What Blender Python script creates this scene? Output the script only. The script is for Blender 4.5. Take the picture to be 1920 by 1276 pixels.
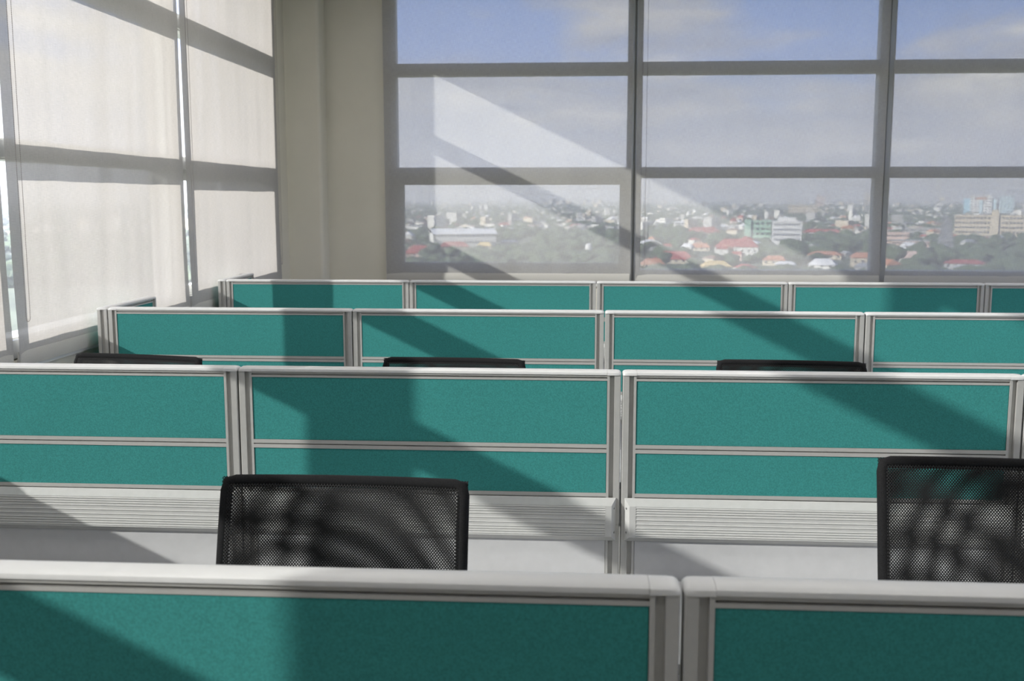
import bpy, bmesh, math, random
from mathutils import Vector, Matrix
from math import sin, cos, tan, pi, radians, atan2, sqrt
random.seed(7)
S = bpy.context.scene
for o in list(bpy.data.objects): bpy.data.objects.remove(o)
COL = S.collection

# ------------------------------------------------------------------ camera, sky, sun, exposure
H = 1.36                    # height of the partitions
ZC = H + 0.5255             # eye height
PITCH, YAW, FPX = 0.1352, 0.0661, 1969.4
cam_d = bpy.data.cameras.new('camera')
cam_d.sensor_width = 36.0; cam_d.lens = FPX / 1920 * 36
cam_d.clip_start = 0.05; cam_d.clip_end = 60000
cam_d.dof.use_dof = True; cam_d.dof.focus_distance = 3.3; cam_d.dof.aperture_fstop = 6.3
cam = bpy.data.objects.new('camera', cam_d); COL.objects.link(cam)
cam.location = (0, 0, ZC); cam.rotation_euler = (pi/2 - PITCH, 0, YAW)
S.camera = cam

SUN_DIR = Vector((1.898, 1.0, -0.9165)).normalized()       # direction the light travels
sd = bpy.data.lights.new('sun', 'SUN'); sd.energy = 30.0; sd.angle = radians(0.6); sd.color = (1.0, 0.955, 0.90)
sun = bpy.data.objects.new('sun', sd); COL.objects.link(sun)
sun.rotation_euler = SUN_DIR.to_track_quat('-Z', 'Y').to_euler(); sun.location = (-30, -10, 30)

W = bpy.data.worlds.new('sky'); S.world = W; W.use_nodes = True
nt = W.node_tree; nt.nodes.clear()
def N(nt, t, **k):
    n = nt.nodes.new(t)
    for a, v in k.items(): setattr(n, a, v)
    return n
def L(nt, a, b): nt.links.new(a, b)
tc = N(nt, 'ShaderNodeTexCoord'); sep = N(nt, 'ShaderNodeSeparateXYZ'); L(nt, tc.outputs['Generated'], sep.inputs[0])
mp = N(nt, 'ShaderNodeMapping'); mp.inputs['Scale'].default_value = (1, 1, 4.2); mp.inputs['Location'].default_value = (0.33, 0.1, 0.25)
L(nt, tc.outputs['Generated'], mp.inputs[0])
n1 = N(nt, 'ShaderNodeTexNoise'); n1.inputs['Scale'].default_value = 5.0; n1.inputs['Detail'].default_value = 7; n1.inputs['Roughness'].default_value = 0.55; n1.inputs['Distortion'].default_value = 0.3
L(nt, mp.outputs[0], n1.inputs['Vector'])
mp2 = N(nt, 'ShaderNodeMapping'); mp2.inputs['Scale'].default_value = (1, 1, 4.5); mp2.inputs['Location'].default_value = (4.1, 0.7, 1.2)
L(nt, tc.outputs['Generated'], mp2.inputs[0])
n2 = N(nt, 'ShaderNodeTexNoise'); n2.inputs['Scale'].default_value = 6.0; n2.inputs['Detail'].default_value = 8; n2.inputs['Roughness'].default_value = 0.6
L(nt, mp2.outputs[0], n2.inputs['Vector'])
def ramp(nt, src, stops):
    r = N(nt, 'ShaderNodeValToRGB'); e = r.color_ramp.elements
    while len(e) < len(stops): e.new(0.5)
    for el, (p, c) in zip(e, stops): el.position = p; el.color = (*c, 1)
    L(nt, src, r.inputs[0]); return r
def mixc(nt, fac, a, b, bt='MIX'):
    m = N(nt, 'ShaderNodeMix', data_type='RGBA', blend_type=bt)
    for s, v in ((m.inputs[0], fac), (m.inputs[6], a), (m.inputs[7], b)):
        if isinstance(v, (int, float)): s.default_value = v
        elif isinstance(v, tuple): s.default_value = (*v, 1)
        else: L(nt, v, s)
    return m.outputs[2]
# clear sky by height, then grey lilac stratus, then a few whiter puffs
clear = ramp(nt, sep.outputs['Z'], [(0.0, (0.66, 0.76, 1.08)), (0.06, (0.56, 0.72, 1.18)), (0.14, (0.36, 0.62, 1.42)), (0.3, (0.30, 0.55, 1.3)), (1.0, (0.22, 0.42, 1.1))])
cover = ramp(nt, sep.outputs['Z'], [(0.0, (0.10,)*3), (0.03, (0.36,)*3), (0.09, (0.24,)*3), (0.125, (0.10,)*3), (0.155, (0.02,)*3), (0.30, (0.06,)*3), (1.0, (0.10,)*3)])
addm = N(nt, 'ShaderNodeMath', operation='ADD'); L(nt, n1.outputs['Fac'], addm.inputs[0]); L(nt, cover.outputs[0], addm.inputs[1])
cl = ramp(nt, addm.outputs[0], [(0.53, (0, 0, 0)), (0.68, (1, 1, 1))])
cc = ramp(nt, n2.outputs['Fac'], [(0.36, (0.55, 0.59, 0.84)), (0.48, (0.74, 0.77, 0.98)), (0.57, (1.05, 1.02, 1.10)), (0.66, (1.6, 1.53, 1.48))])
c1 = mixc(nt, cl.outputs[0], clear.outputs[0], cc.outputs[0])
bg = N(nt, 'ShaderNodeBackground'); L(nt, c1, bg.inputs[0]); bg.inputs[1].default_value = 1.9
ow = N(nt, 'ShaderNodeOutputWorld'); L(nt, bg.outputs[0], ow.inputs[0])

S.view_settings.view_transform = 'Standard'; S.view_settings.look = 'None'
S.view_settings.exposure = 0.0; S.view_settings.gamma = 1.0; S.view_settings.use_curve_mapping = False

# ------------------------------------------------------------------ materials
def mat(name, col, rough=0.6, metal=0.0, noise=None, bump=None, spec=0.5, coord='Object'):
    m = bpy.data.materials.new(name); m.use_nodes = True
    t = m.node_tree; b = t.nodes['Principled BSDF']
    b.inputs['Base Color'].default_value = (*col, 1); b.inputs['Roughness'].default_value = rough
    b.inputs['Metallic'].default_value = metal; b.inputs['Specular IOR Level'].default_value = spec
    if noise or bump: c = N(t, 'ShaderNodeTexCoord')
    if noise:
        sc, amt = noise[:2]
        n = N(t, 'ShaderNodeTexNoise'); n.inputs['Scale'].default_value = sc; n.inputs['Detail'].default_value = 5
        L(t, c.outputs[coord], n.inputs['Vector'])
        r = ramp(t, n.outputs['Fac'], [(0.3, tuple(x*(1-amt) for x in col)), (0.7, tuple(min(1, x*(1+amt)) for x in col))])
        L(t, r.outputs[0], b.inputs['Base Color'])
    if bump:
        sc, st, di = bump
        n = N(t, 'ShaderNodeTexNoise'); n.inputs['Scale'].default_value = sc; n.inputs['Detail'].default_value = 3
        L(t, c.outputs[coord], n.inputs['Vector'])
        bp = N(t, 'ShaderNodeBump'); bp.inputs['Strength'].default_value = st; bp.inputs['Distance'].default_value = di
        L(t, n.outputs['Fac'], bp.inputs['Height']); L(t, bp.outputs[0], b.inputs['Normal'])
    return m
M = {}
M['teal'] = mat('teal_fabric', (0.040, 0.225, 0.215), 0.95, noise=(260, 0.16), bump=(420, 0.55, 0.0012), spec=0.2)
M['alu'] = mat('silver_frame', (0.47, 0.465, 0.45), 0.42, metal=0.25, noise=(60, 0.03))
M['alu_dark'] = mat('groove_grey', (0.22, 0.215, 0.21), 0.6, metal=0.2)
M['cap'] = mat('cap_plastic', (0.60, 0.60, 0.60), 0.38, noise=(40, 0.02))
M['lam'] = mat('light_grey_laminate', (0.52, 0.52, 0.53), 0.5, noise=(30, 0.03))
M['race'] = mat('raceway_grey', (0.50, 0.50, 0.49), 0.45, noise=(50, 0.03))
M['screw'] = mat('screw_steel', (0.35, 0.35, 0.35), 0.35, metal=0.9)
M['black'] = mat('black_plastic', (0.012, 0.012, 0.013), 0.5)
M['wrap'] = mat('mesh_wrapped_frame', (0.012, 0.012, 0.013), 0.85, noise=(500, 0.5), bump=(700, 0.5, 0.001), spec=0.15)
M['blackfab'] = mat('black_cushion_fabric', (0.016, 0.016, 0.018), 0.9, noise=(300, 0.3), bump=(500, 0.4, 0.001))
M['chrome'] = mat('chrome', (0.7, 0.7, 0.72), 0.15, metal=1.0)
M['wall'] = mat('beige_paint', (0.70, 0.67, 0.58), 0.85, noise=(3, 0.03), bump=(90, 0.08, 0.001))
M['ceil'] = mat('ceiling_paint', (0.86, 0.86, 0.85), 0.9)
M['floor'] = mat('grey_carpet', (0.33, 0.33, 0.33), 0.95, noise=(200, 0.25), bump=(300, 0.5, 0.003))
M['winframe'] = mat('window_aluminium', (0.52, 0.52, 0.50), 0.5, metal=0.1)
M['white'] = mat('white_paint', (0.78, 0.78, 0.76), 0.5)
M['chain'] = mat('chain_beads', (0.30, 0.27, 0.25), 0.3, metal=0.5)

def glass_mat():
    m = bpy.data.materials.new('window_glass'); m.use_nodes = True; t = m.node_tree; t.nodes.clear()
    o = N(t, 'ShaderNodeOutputMaterial'); tr = N(t, 'ShaderNodeBsdfTransparent'); tr.inputs[0].default_value = (0.95, 0.97, 0.97, 1)
    g = N(t, 'ShaderNodeBsdfGlossy'); g.inputs['Roughness'].default_value = 0.02
    f0 = N(t, 'ShaderNodeFresnel'); f0.inputs['IOR'].default_value = 1.35; gg = N(t, 'ShaderNodeNewGeometry')
    iv = N(t, 'ShaderNodeMath', operation='SUBTRACT'); iv.inputs[0].default_value = 1.0; L(t, gg.outputs['Backfacing'], iv.inputs[1])
    f = N(t, 'ShaderNodeMath', operation='MULTIPLY'); L(t, f0.outputs[0], f.inputs[0]); L(t, iv.outputs[0], f.inputs[1])
    mx = N(t, 'ShaderNodeMixShader'); L(t, f.outputs[0], mx.inputs[0]); L(t, tr.outputs[0], mx.inputs[1]); L(t, g.outputs[0], mx.inputs[2]); L(t, mx.outputs[0], o.inputs[0])
    return m
M['glass'] = glass_mat()

def blind_mat():
    m = bpy.data.materials.new('sunscreen_fabric'); m.use_nodes = True; t = m.node_tree; t.nodes.clear()
    o = N(t, 'ShaderNodeOutputMaterial')
    c = N(t, 'ShaderNodeTexCoord')
    # woven threads: fine noise stretched along the warp and along the weft (UV in metres)
    fac = []
    for sc in ((520, 22, 1), (22, 520, 1)):
        mpn = N(t, 'ShaderNodeMapping'); mpn.inputs['Scale'].default_value = sc; L(t, c.outputs['UV'], mpn.inputs[0])
        n = N(t, 'ShaderNodeTexNoise'); n.inputs['Scale'].default_value = 1.0; n.inputs['Detail'].default_value = 2; L(t, mpn.outputs[0], n.inputs['Vector'])
        fac.append(n.outputs['Fac'])
    av = N(t, 'ShaderNodeMath', operation='ADD'); L(t, fac[0], av.inputs[0]); L(t, fac[1], av.inputs[1])
    hf = N(t, 'ShaderNodeMath', operation='MULTIPLY'); L(t, av.outputs[0], hf.inputs[0]); hf.inputs[1].default_value = 0.5
    r = ramp(t, hf.outputs[0], [(0.32, (0.36, 0.352, 0.338)), (0.68, (0.44, 0.43, 0.414))])
    rt = ramp(t, hf.outputs[0], [(0.32, (0.056, 0.0515, 0.0485)), (0.68, (0.079, 0.073, 0.069))])
    op = ramp(t, hf.outputs[0], [(0.35, (0.225,)*3), (0.65, (0.165,)*3)])
    # seen at a slant the thickness of the threads closes the holes of the weave
    ge = N(t, 'ShaderNodeNewGeometry'); dt = N(t, 'ShaderNodeVectorMath', operation='DOT_PRODUCT'); L(t, ge.outputs['Normal'], dt.inputs[0]); L(t, ge.outputs['Incoming'], dt.inputs[1])
    def mm(o_, a, b=None):
        n = N(t, 'ShaderNodeMath', operation=o_)
        for i, v in enumerate((a, b)):
            if v is None: continue
            if isinstance(v, (int, float)): n.inputs[i].default_value = v
            else: L(t, v, n.inputs[i])
        return n.outputs[0]
    co = mm('MAXIMUM', mm('ABSOLUTE', dt.outputs['Value']), 0.02)
    tn = mm('DIVIDE', mm('SQRT', mm('SUBTRACT', 1.0, mm('MULTIPLY', co, co))), co)
    opv = mm('MULTIPLY', op.outputs[0], mm('MAXIMUM', mm('SUBTRACT', 1.0, mm('MULTIPLY', tn, 0.34)), 0.04))
    fm = N(t, 'ShaderNodeMapping'); fm.inputs['Scale'].default_value = (9, 0.8, 1); L(t, c.outputs['UV'], fm.inputs[0])  # vertical streaks: shading of the folds painted into the translucent colour
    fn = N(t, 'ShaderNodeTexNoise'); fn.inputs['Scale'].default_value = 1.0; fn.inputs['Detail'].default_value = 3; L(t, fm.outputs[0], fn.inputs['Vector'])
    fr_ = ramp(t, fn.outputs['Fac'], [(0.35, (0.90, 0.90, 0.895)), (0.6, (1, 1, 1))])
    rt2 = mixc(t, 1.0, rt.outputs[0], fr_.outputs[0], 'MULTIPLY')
    d = N(t, 'ShaderNodeBsdfDiffuse'); L(t, r.outputs[0], d.inputs[0])
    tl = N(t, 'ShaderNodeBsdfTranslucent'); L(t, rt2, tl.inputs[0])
    ad = N(t, 'ShaderNodeAddShader'); L(t, d.outputs[0], ad.inputs[0]); L(t, tl.outputs[0], ad.inputs[1])
    tr = N(t, 'ShaderNodeBsdfTransparent')
    mx = N(t, 'ShaderNodeMixShader'); L(t, opv, mx.inputs[0]); L(t, ad.outputs[0], mx.inputs[1]); L(t, tr.outputs[0], mx.inputs[2])
    L(t, mx.outputs[0], o.inputs[0]); return m
M['blind'] = blind_mat()

def mesh_mat():
    """black knitted mesh: staggered oval holes cut from UV coordinates in metres"""
    m = bpy.data.materials.new('knitted_mesh'); m.use_nodes = True; t = m.node_tree; t.nodes.clear()
    o = N(t, 'ShaderNodeOutputMaterial'); c = N(t, 'ShaderNodeTexCoord'); s = N(t, 'ShaderNodeSeparateXYZ'); L(t, c.outputs['UV'], s.inputs[0])
    A, B = 0.0065, 0.0073
    def mth(op, a, b=None):
        n = N(t, 'ShaderNodeMath', operation=op)
        for i, v in enumerate((a, b)):
            if v is None: continue
            if isinstance(v, (int, float)): n.inputs[i].default_value = v
            else: L(t, v, n.inputs[i])
        return n.outputs[0]
    def lat(off):
        u = mth('SUBTRACT', mth('FRACT', mth('ADD', mth('DIVIDE', s.outputs[0], A), off)), 0.5)
        v = mth('SUBTRACT', mth('FRACT', mth('ADD', mth('DIVIDE', s.outputs[1], B), off)), 0.5)
        u = mth('MULTIPLY', u, A/0.00162); v = mth('MULTIPLY', v, B/0.00148)
        return mth('ADD', mth('MULTIPLY', u, u), mth('MULTIPLY', v, v))
    hole = mth('LESS_THAN', mth('MINIMUM', lat(0.0), lat(0.5)), 1.0)
    b = N(t, 'ShaderNodeBsdfPrincipled'); b.inputs['Base Color'].default_value = (0.009, 0.009, 0.010, 1); b.inputs['Roughness'].default_value = 0.75; b.inputs['Specular IOR Level'].default_value = 0.3
    tr = N(t, 'ShaderNodeBsdfTransparent'); mx = N(t, 'ShaderNodeMixShader')
    L(t, hole, mx.inputs[0]); L(t, b.outputs[0], mx.inputs[1]); L(t, tr.outputs[0], mx.inputs[2]); L(t, mx.outputs[0], o.inputs[0])
    return m
M['mesh'] = mesh_mat()

# ------------------------------------------------------------------ mesh helpers
class MB:
    def __init__(s): s.v = []; s.f = []; s.m = []; s.mi = 0; s.uv = None
    def add(s, vs, fs, T=None):
        b = len(s.v)
        s.v += [tuple(T @ Vector(v)) if T else tuple(v) for v in vs]
        s.f += [tuple(b+i for i in f) for f in fs]; s.m += [s.mi]*len(fs); return s
    def box(s, x0, x1, y0, y1, z0, z1, T=None):
        return s.add([(x0,y0,z0),(x1,y0,z0),(x1,y1,z0),(x0,y1,z0),(x0,y0,z1),(x1,y0,z1),(x1,y1,z1),(x0,y1,z1)],
                     [(0,3,2,1),(4,5,6,7),(0,1,5,4),(1,2,6,5),(2,3,7,6),(3,0,4,7)], T)
    def prism(s, prof, a0, a1, axis, T=None):
        """prof: 2D polygon; axis 'x': (y,z) extruded along x; 'z': (x,y) along z; 'y': (x,z) along y"""
        n = len(prof); mk = {'x': lambda p, a: (a, p[0], p[1]), 'z': lambda p, a: (p[0], p[1], a), 'y': lambda p, a: (p[0], a, p[1])}[axis]
        vs = [mk(p, a0) for p in prof] + [mk(p, a1) for p in prof]
        fs = [tuple(range(n))[::-1], tuple(range(n, 2*n))] + [(i, (i+1) % n, n+(i+1) % n, n+i) for i in range(n)]
        return s.add(vs, fs, T)
    def tube(s, pts, r, seg=8, closed=False, T=None):
        P = [Vector(p) for p in pts]; n = len(P); vs = []; fs = []
        up = Vector((0, 0, 1))
        for i, p in enumerate(P):
            a = P[i-1] if (i or closed) else P[0]; b = P[(i+1) % n] if (i < n-1 or closed) else P[-1]
            d = (b-a).normalized(); ref = up if abs(d.dot(up)) < 0.9 else Vector((0, 1, 0))
            e1 = d.cross(ref).normalized(); e2 = e1.cross(d)
            if i and prev.dot(e1) < 0 and False: e1 = -e1
            prev = e1; rr = r[i] if isinstance(r, (list, tuple)) else r
            if i == 0: E = e1
            else:
                E = (E - d*E.dot(d)).normalized()
            e1 = E; e2 = d.cross(e1)
            for k in range(seg):
                an = 2*pi*k/seg; vs.append(p + (e1*cos(an)+e2*sin(an))*rr)
        rings = n if closed else n-1
        for i in range(rings):
            j = (i+1) % n
            for k in range(seg): fs.append((i*seg+k, i*seg+(k+1) % seg, j*seg+(k+1) % seg, j*seg+k))
        if not closed: fs += [tuple(range(seg))[::-1], tuple((n-1)*seg+k for k in range(seg))]
        return s.add(vs, fs, T)
    def lathe(s, prof, seg=16, T=None):
        vs = []; fs = []; n = len(prof)
        for (r, z) in prof:
            for k in range(seg): a = 2*pi*k/seg; vs.append((r*cos(a), r*sin(a), z))
        for i in range(n-1):
            for k in range(seg): fs.append((i*seg+k, i*seg+(k+1) % seg, (i+1)*seg+(k+1) % seg, (i+1)*seg+k))
        fs += [tuple(range(seg))[::-1], tuple((n-1)*seg+k for k in range(seg))]
        return s.add(vs, fs, T)
    def mesh(s, name, mats, smooth=False, bevel=0):
        me = bpy.data.meshes.new(name); me.from_pydata(s.v, [], s.f)
        for m in (mats if isinstance(mats, (list, tuple)) else [mats]): me.materials.append(m)
        me.polygons.foreach_set('material_index', s.m)
        bm = bmesh.new(); bm.from_mesh(me)
        bmesh.ops.recalc_face_normals(bm, faces=bm.faces)
        if bevel: bmesh.ops.bevel(bm, geom=bm.edges[:]+bm.verts[:], offset=bevel, segments=2, profile=0.6, affect='EDGES')
        bm.to_mesh(me); bm.free()
        if smooth:
            me.polygons.foreach_set('use_smooth', [True]*len(me.polygons)); me.set_sharp_from_angle(angle=radians(40))
        me.update(); return me
    def build(s, name, mats, parent=None, loc=None, smooth=False, bevel=0):
        o = bpy.data.objects.new(name, s.mesh(name, mats, smooth, bevel)); COL.objects.link(o)
        if parent: o.parent = parent
        if loc: o.location = loc
        return o
def link(me, name, parent=None, loc=(0,0,0), rot=(0,0,0), scale=(1,1,1)):
    o = bpy.data.objects.new(name, me); COL.objects.link(o); o.parent = parent; o.location = loc; o.rotation_euler = rot; o.scale = scale; return o
def empty(name, loc=(0,0,0), rz=0):
    o = bpy.data.objects.new(name, None); o.empty_display_size = 0.1; COL.objects.link(o); o.location = loc; o.rotation_euler = (0,0,rz); return o
def tag(o, label=None, cat=None, group=None, kind=None):
    for k, v in (('label', label), ('category', cat), ('group', group), ('kind', kind)):
        if v: o[k] = v
    return o
def copy_tree(o, parent=None):
    c = o.copy(); COL.objects.link(c); c.parent = parent
    for ch in o.children: copy_tree(ch, c)
    return c
def struct(o): o['kind'] = 'structure'; return o

# ------------------------------------------------------------------ the room
XL = -2.412                                  # plane of the left hand blinds
WXL = -2.449                                 # inner face of the left window frames and wall
YB = 8.90                                    # inner face of back wall
ZCEIL = 3.66
ZSILL = ZC - 0.70
XR, YF = 7.5, -4.2; HEAD = 3.60
fl = MB().box(WXL-0.3, XR+0.2, YF-0.2, YB+0.3, -0.12, 0).build('floor', M['floor']); struct(fl)
ce = MB().box(WXL-0.3, XR+0.2, YF-0.2, YB+0.3, ZCEIL, ZCEIL+0.15).build('ceiling', M['ceil']); struct(ce)
wl = MB()
wl.box(WXL-0.20, WXL, YF, YB, 0, ZSILL)
wl.box(WXL-0.20, WXL, 8.33, YB+0.2, ZSILL, ZCEIL)
wl.box(WXL-0.20, WXL, YF, 8.33, 3.60, ZCEIL)
struct(wl.build('wall_left', M['wall']))
BX0 = -1.655                                 # start of back window
wb = MB()
wb.box(WXL, BX0-0.005, YB, YB+0.2, ZSILL, ZCEIL); wb.box(WXL, XR, YB, YB+0.2, 0, ZSILL); wb.box(BX0-0.005, XR, YB, YB+0.2, 3.60, ZCEIL)
struct(wb.build('wall_back', M['wall']))
wr = MB(); wr.box(XR, XR+0.15, YF, YB, 0, ZSILL); wr.box(XR, XR+0.15, YF, YB, HEAD, ZCEIL); wr.box(XR, XR+0.15, YF, -2.0, ZSILL, HEAD); wr.box(XR, XR+0.15, 8.245, YB, ZSILL, HEAD)
struct(wr.build('wall_right', M['wall']))
struct(MB().box(WXL, XR, YF-0.15, YF, 0, ZCEIL).build('wall_front', M['wall']))
struct(MB().prism([(WXL, 8.70), (-2.19, 8.70), (-2.175, 8.703), (-2.163, 8.712), (-2.157, 8.725), (-2.157, YB), (WXL, YB)], 0, ZCEIL, 'z').build('trim_1', M['wall'], smooth=True))
# window ledge strips under both runs of glass
MBs = MB().box(WXL-0.001, WXL+0.022, YF, 8.33, ZSILL-0.045, ZSILL-0.022); struct(MBs.build('trim_2', M['white'], bevel=0.003))
struct(MB().box(-2.157, XR, YB-0.022, YB+0.001, ZSILL-0.045, ZSILL-0.022).build('trim_3', M['white'], bevel=0.003))
struct(MB().box(WXL, WXL+0.012, YF, 8.70, 0, 0.1).build('baseboard_left', M['black'])); struct(MB().box(-2.157, XR, YB-0.012, YB, 0, 0.1).build('baseboard_back', M['black']))

R1B, R1T = ZC+0.161, ZC+0.2517; R2B, R2T = ZC+1.0086, ZC+1.1084; RBT = ZC-0.605; HEAD = 3.60
def window(n, T, w0, w1, sash, last):
    """w runs along the wall, d goes outwards (0..0.145); T maps (w,d,z) to the room"""
    root = empty('window_%d' % n); struct(root)
    lip = 0.012
    def member(name, x0, x1, z0, z1, d0=0.0, d1=0.145):
        b = MB().box(x0, x1, d0, d1, z0, z1, T)
        return b.build(name, M['winframe'], root)
    def mullion(a):
        m = MB(); m.box(a, a+0.12, 0.03, 0.145, ZSILL, HEAD, T); m.box(a+0.012, a+0.052, 0.0, 0.03, ZSILL, HEAD, T); m.box(a+0.068, a+0.108, 0.0, 0.03, ZSILL, HEAD, T)
        m.build('mullion', M['winframe'], root)
    mullion(w0)
    if last: mullion(w1)
    i0, i1 = w0+0.12, w1
    def rail(z0, z1, nm='rail'):
        m = MB(); m.box(i0, i1, 0.02, 0.145, z0, z1, T); m.box(i0, i1, 0.0, 0.02, z0+0.008, z1-0.008, T); m.build(nm, M['winframe'], root)
    rail(ZSILL, RBT, 'bottom_rail'); rail(R1B, R1T); rail(R2B, R2T); rail(HEAD-0.05, HEAD, 'head_rail')
    for (z0, z1) in ((RBT, R1B), (R1T, R2B), (R2T, HEAD-0.05)):
        if sash and z0 == RBT:
            a0, a1, b0, b1 = i0, i1, z0, z1
            for (x0, x1, y0, y1) in ((a0, a1, b1-0.055, b1), (a0, a1, b0, b0+0.055), (a0, a0+0.055, b0+0.055, b1-0.055), (a1-0.055, a1, b0+0.055, b1-0.055)):
                sf = MB().box(x0, x1, 0.03, 0.09, y0, y1, T).build('sash_frame', M['winframe'], root)
            MB().box((a0+a1)/2-0.06, (a0+a1)/2+0.06, 0.012, 0.03, b0+0.012, b0+0.048, T).box((a0+a1)/2-0.015, (a0+a1)/2+0.045, -0.003, 0.012, b0+0.022, b0+0.085, T).build('sash_handle', M['winframe'], root)
            MB().box(a0+0.055, a1-0.055, 0.058, 0.064, b0+0.055, b1-0.055, T).build('pane', M['glass'], root)
        else:
            # slim glazing bead then the pane
            MB().box(i0, i1, 0.07, 0.076, z0, z1, T).build('pane', M['glass'], root)
    return root
TL = Matrix(((0, -1, 0, WXL), (1, 0, 0, 0), (0, 0, 1, 0), (0, 0, 0, 1)))      # (w,d,z)->(WXL-d, w, z)
TB = Matrix(((1, 0, 0, 0), (0, 1, 0, YB+0.02), (0, 0, 1, 0), (0, 0, 0, 1)))   # (w,d,z)->(w, YB+.02+d, z)
nw = 1
LW = [8.21 - 2.0 + 0.005 - 2.03*i for i in range(4)]        # start of each left bay's mullion
ends = [8.21] + LW[:-1]
for i, a in enumerate(LW):
    window(nw, TL, a, ends[i], i == 0, i == 0); nw += 1
bays = [(-1.69, 0.37), (0.37, 2.41), (2.41, 4.47), (4.47, 6.53)]
for i, (a, b) in enumerate(bays):
    window(nw, TB, a, b, i == 0, i == len(bays)-1); nw += 1
TR = Matrix(((0, 1, 0, XR), (1, 0, 0, 0), (0, 0, 1, 0), (0, 0, 0, 1)))  # unseen right-wall windows, added to bring more daylight into the room
for i in range(5):
    window(nw, TR, -2.0+2.025*i, -2.0+2.025*(i+1), False, i == 4); nw += 1
# wall to the right of last back bay and in front of the first left bay
struct(MB().box(6.65, XR, YB, YB+0.2, ZSILL, 3.60).build('wall_back', M['wall']))
struct(MB().box(WXL-0.2, WXL, YF, LW[-1], ZSILL, 3.60).build('wall_left', M['wall']))

# ------------------------------------------------------------------ fill lights under the ceiling, added out of view to lift ambient light
em = bpy.data.materials.new('fill_emission'); em.use_nodes = True; _t = em.node_tree; _t.nodes.clear()
_e = N(_t, 'ShaderNodeEmission'); _e.inputs[0].default_value = (1.0, 0.97, 0.92, 1); _e.inputs[1].default_value = 5.8
_o = N(_t, 'ShaderNodeOutputMaterial'); L(_t, _e.outputs[0], _o.inputs[0])
lz = ZCEIL
lf = MB(); 
for b in ((-0.62, 0.62, -0.32, -0.29), (-0.62, 0.62, 0.29, 0.32), (-0.62, -0.59, -0.29, 0.29), (0.59, 0.62, -0.29, 0.29)): lf.box(*b, -0.03, 0)
ME_LF = lf.mesh('fill_frame', M['white']); ME_LD = MB().box(-0.59, 0.59, -0.29, 0.29, -0.02, -0.012).mesh('fill_panel', em)
for ix in range(4):
    for iy in range(4):
        r = empty('fill_light', (-1.1+2.4*ix, -0.3+2.2*iy, lz)); link(ME_LF, 'fill_frame', r); link(ME_LD, 'fill_panel', r)
        tag(r, 'added white fill light panel above the partition rows, out of the photo', 'ceiling light', 'added fill light panels above the rows')

# ------------------------------------------------------------------ roller blinds
def bead_chain(root, x, y, z0, z1, ax):
    """a loop of small beads hanging down to z0; ax = direction of the wall run"""
    m = MB(); g = 0.018; pts = []
    z = z1
    while z > z0+g: pts.append((-g, z)); z -= 0.0085
    for k in range(1, 9): a = pi*k/9; pts.append((-g*cos(a), z0+g-g*sin(a)))
    z = z0+g
    while z < z1: pts.append((g, z)); z += 0.0085
    oc = [(1,0,0),(-1,0,0),(0,1,0),(0,-1,0),(0,0,1),(0,0,-1)]; fc = [(0,2,4),(2,1,4),(1,3,4),(3,0,4),(2,0,5),(1,2,5),(3,1,5),(0,3,5)]
    r = 0.0026
    for i, (s, zz) in enumerate(pts):
        px, py = (x, y+s) if ax == 'y' else (x+s, y)
        m.add([(px+a*r, py+b*r, zz+c*r) for a, b, c in oc], fc)
    o = m.build('bead_chain', M['chain'], root, smooth=False); o['kind'] = 'stuff'
    # thin cord running through the beads
    m = MB(); m.tube([((x, y+s, zz) if ax == 'y' else (x+s, y, zz)) for s, zz in pts[::6]], 0.0009, 4); m.build('chain_cord', M['chain'], root)

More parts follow.
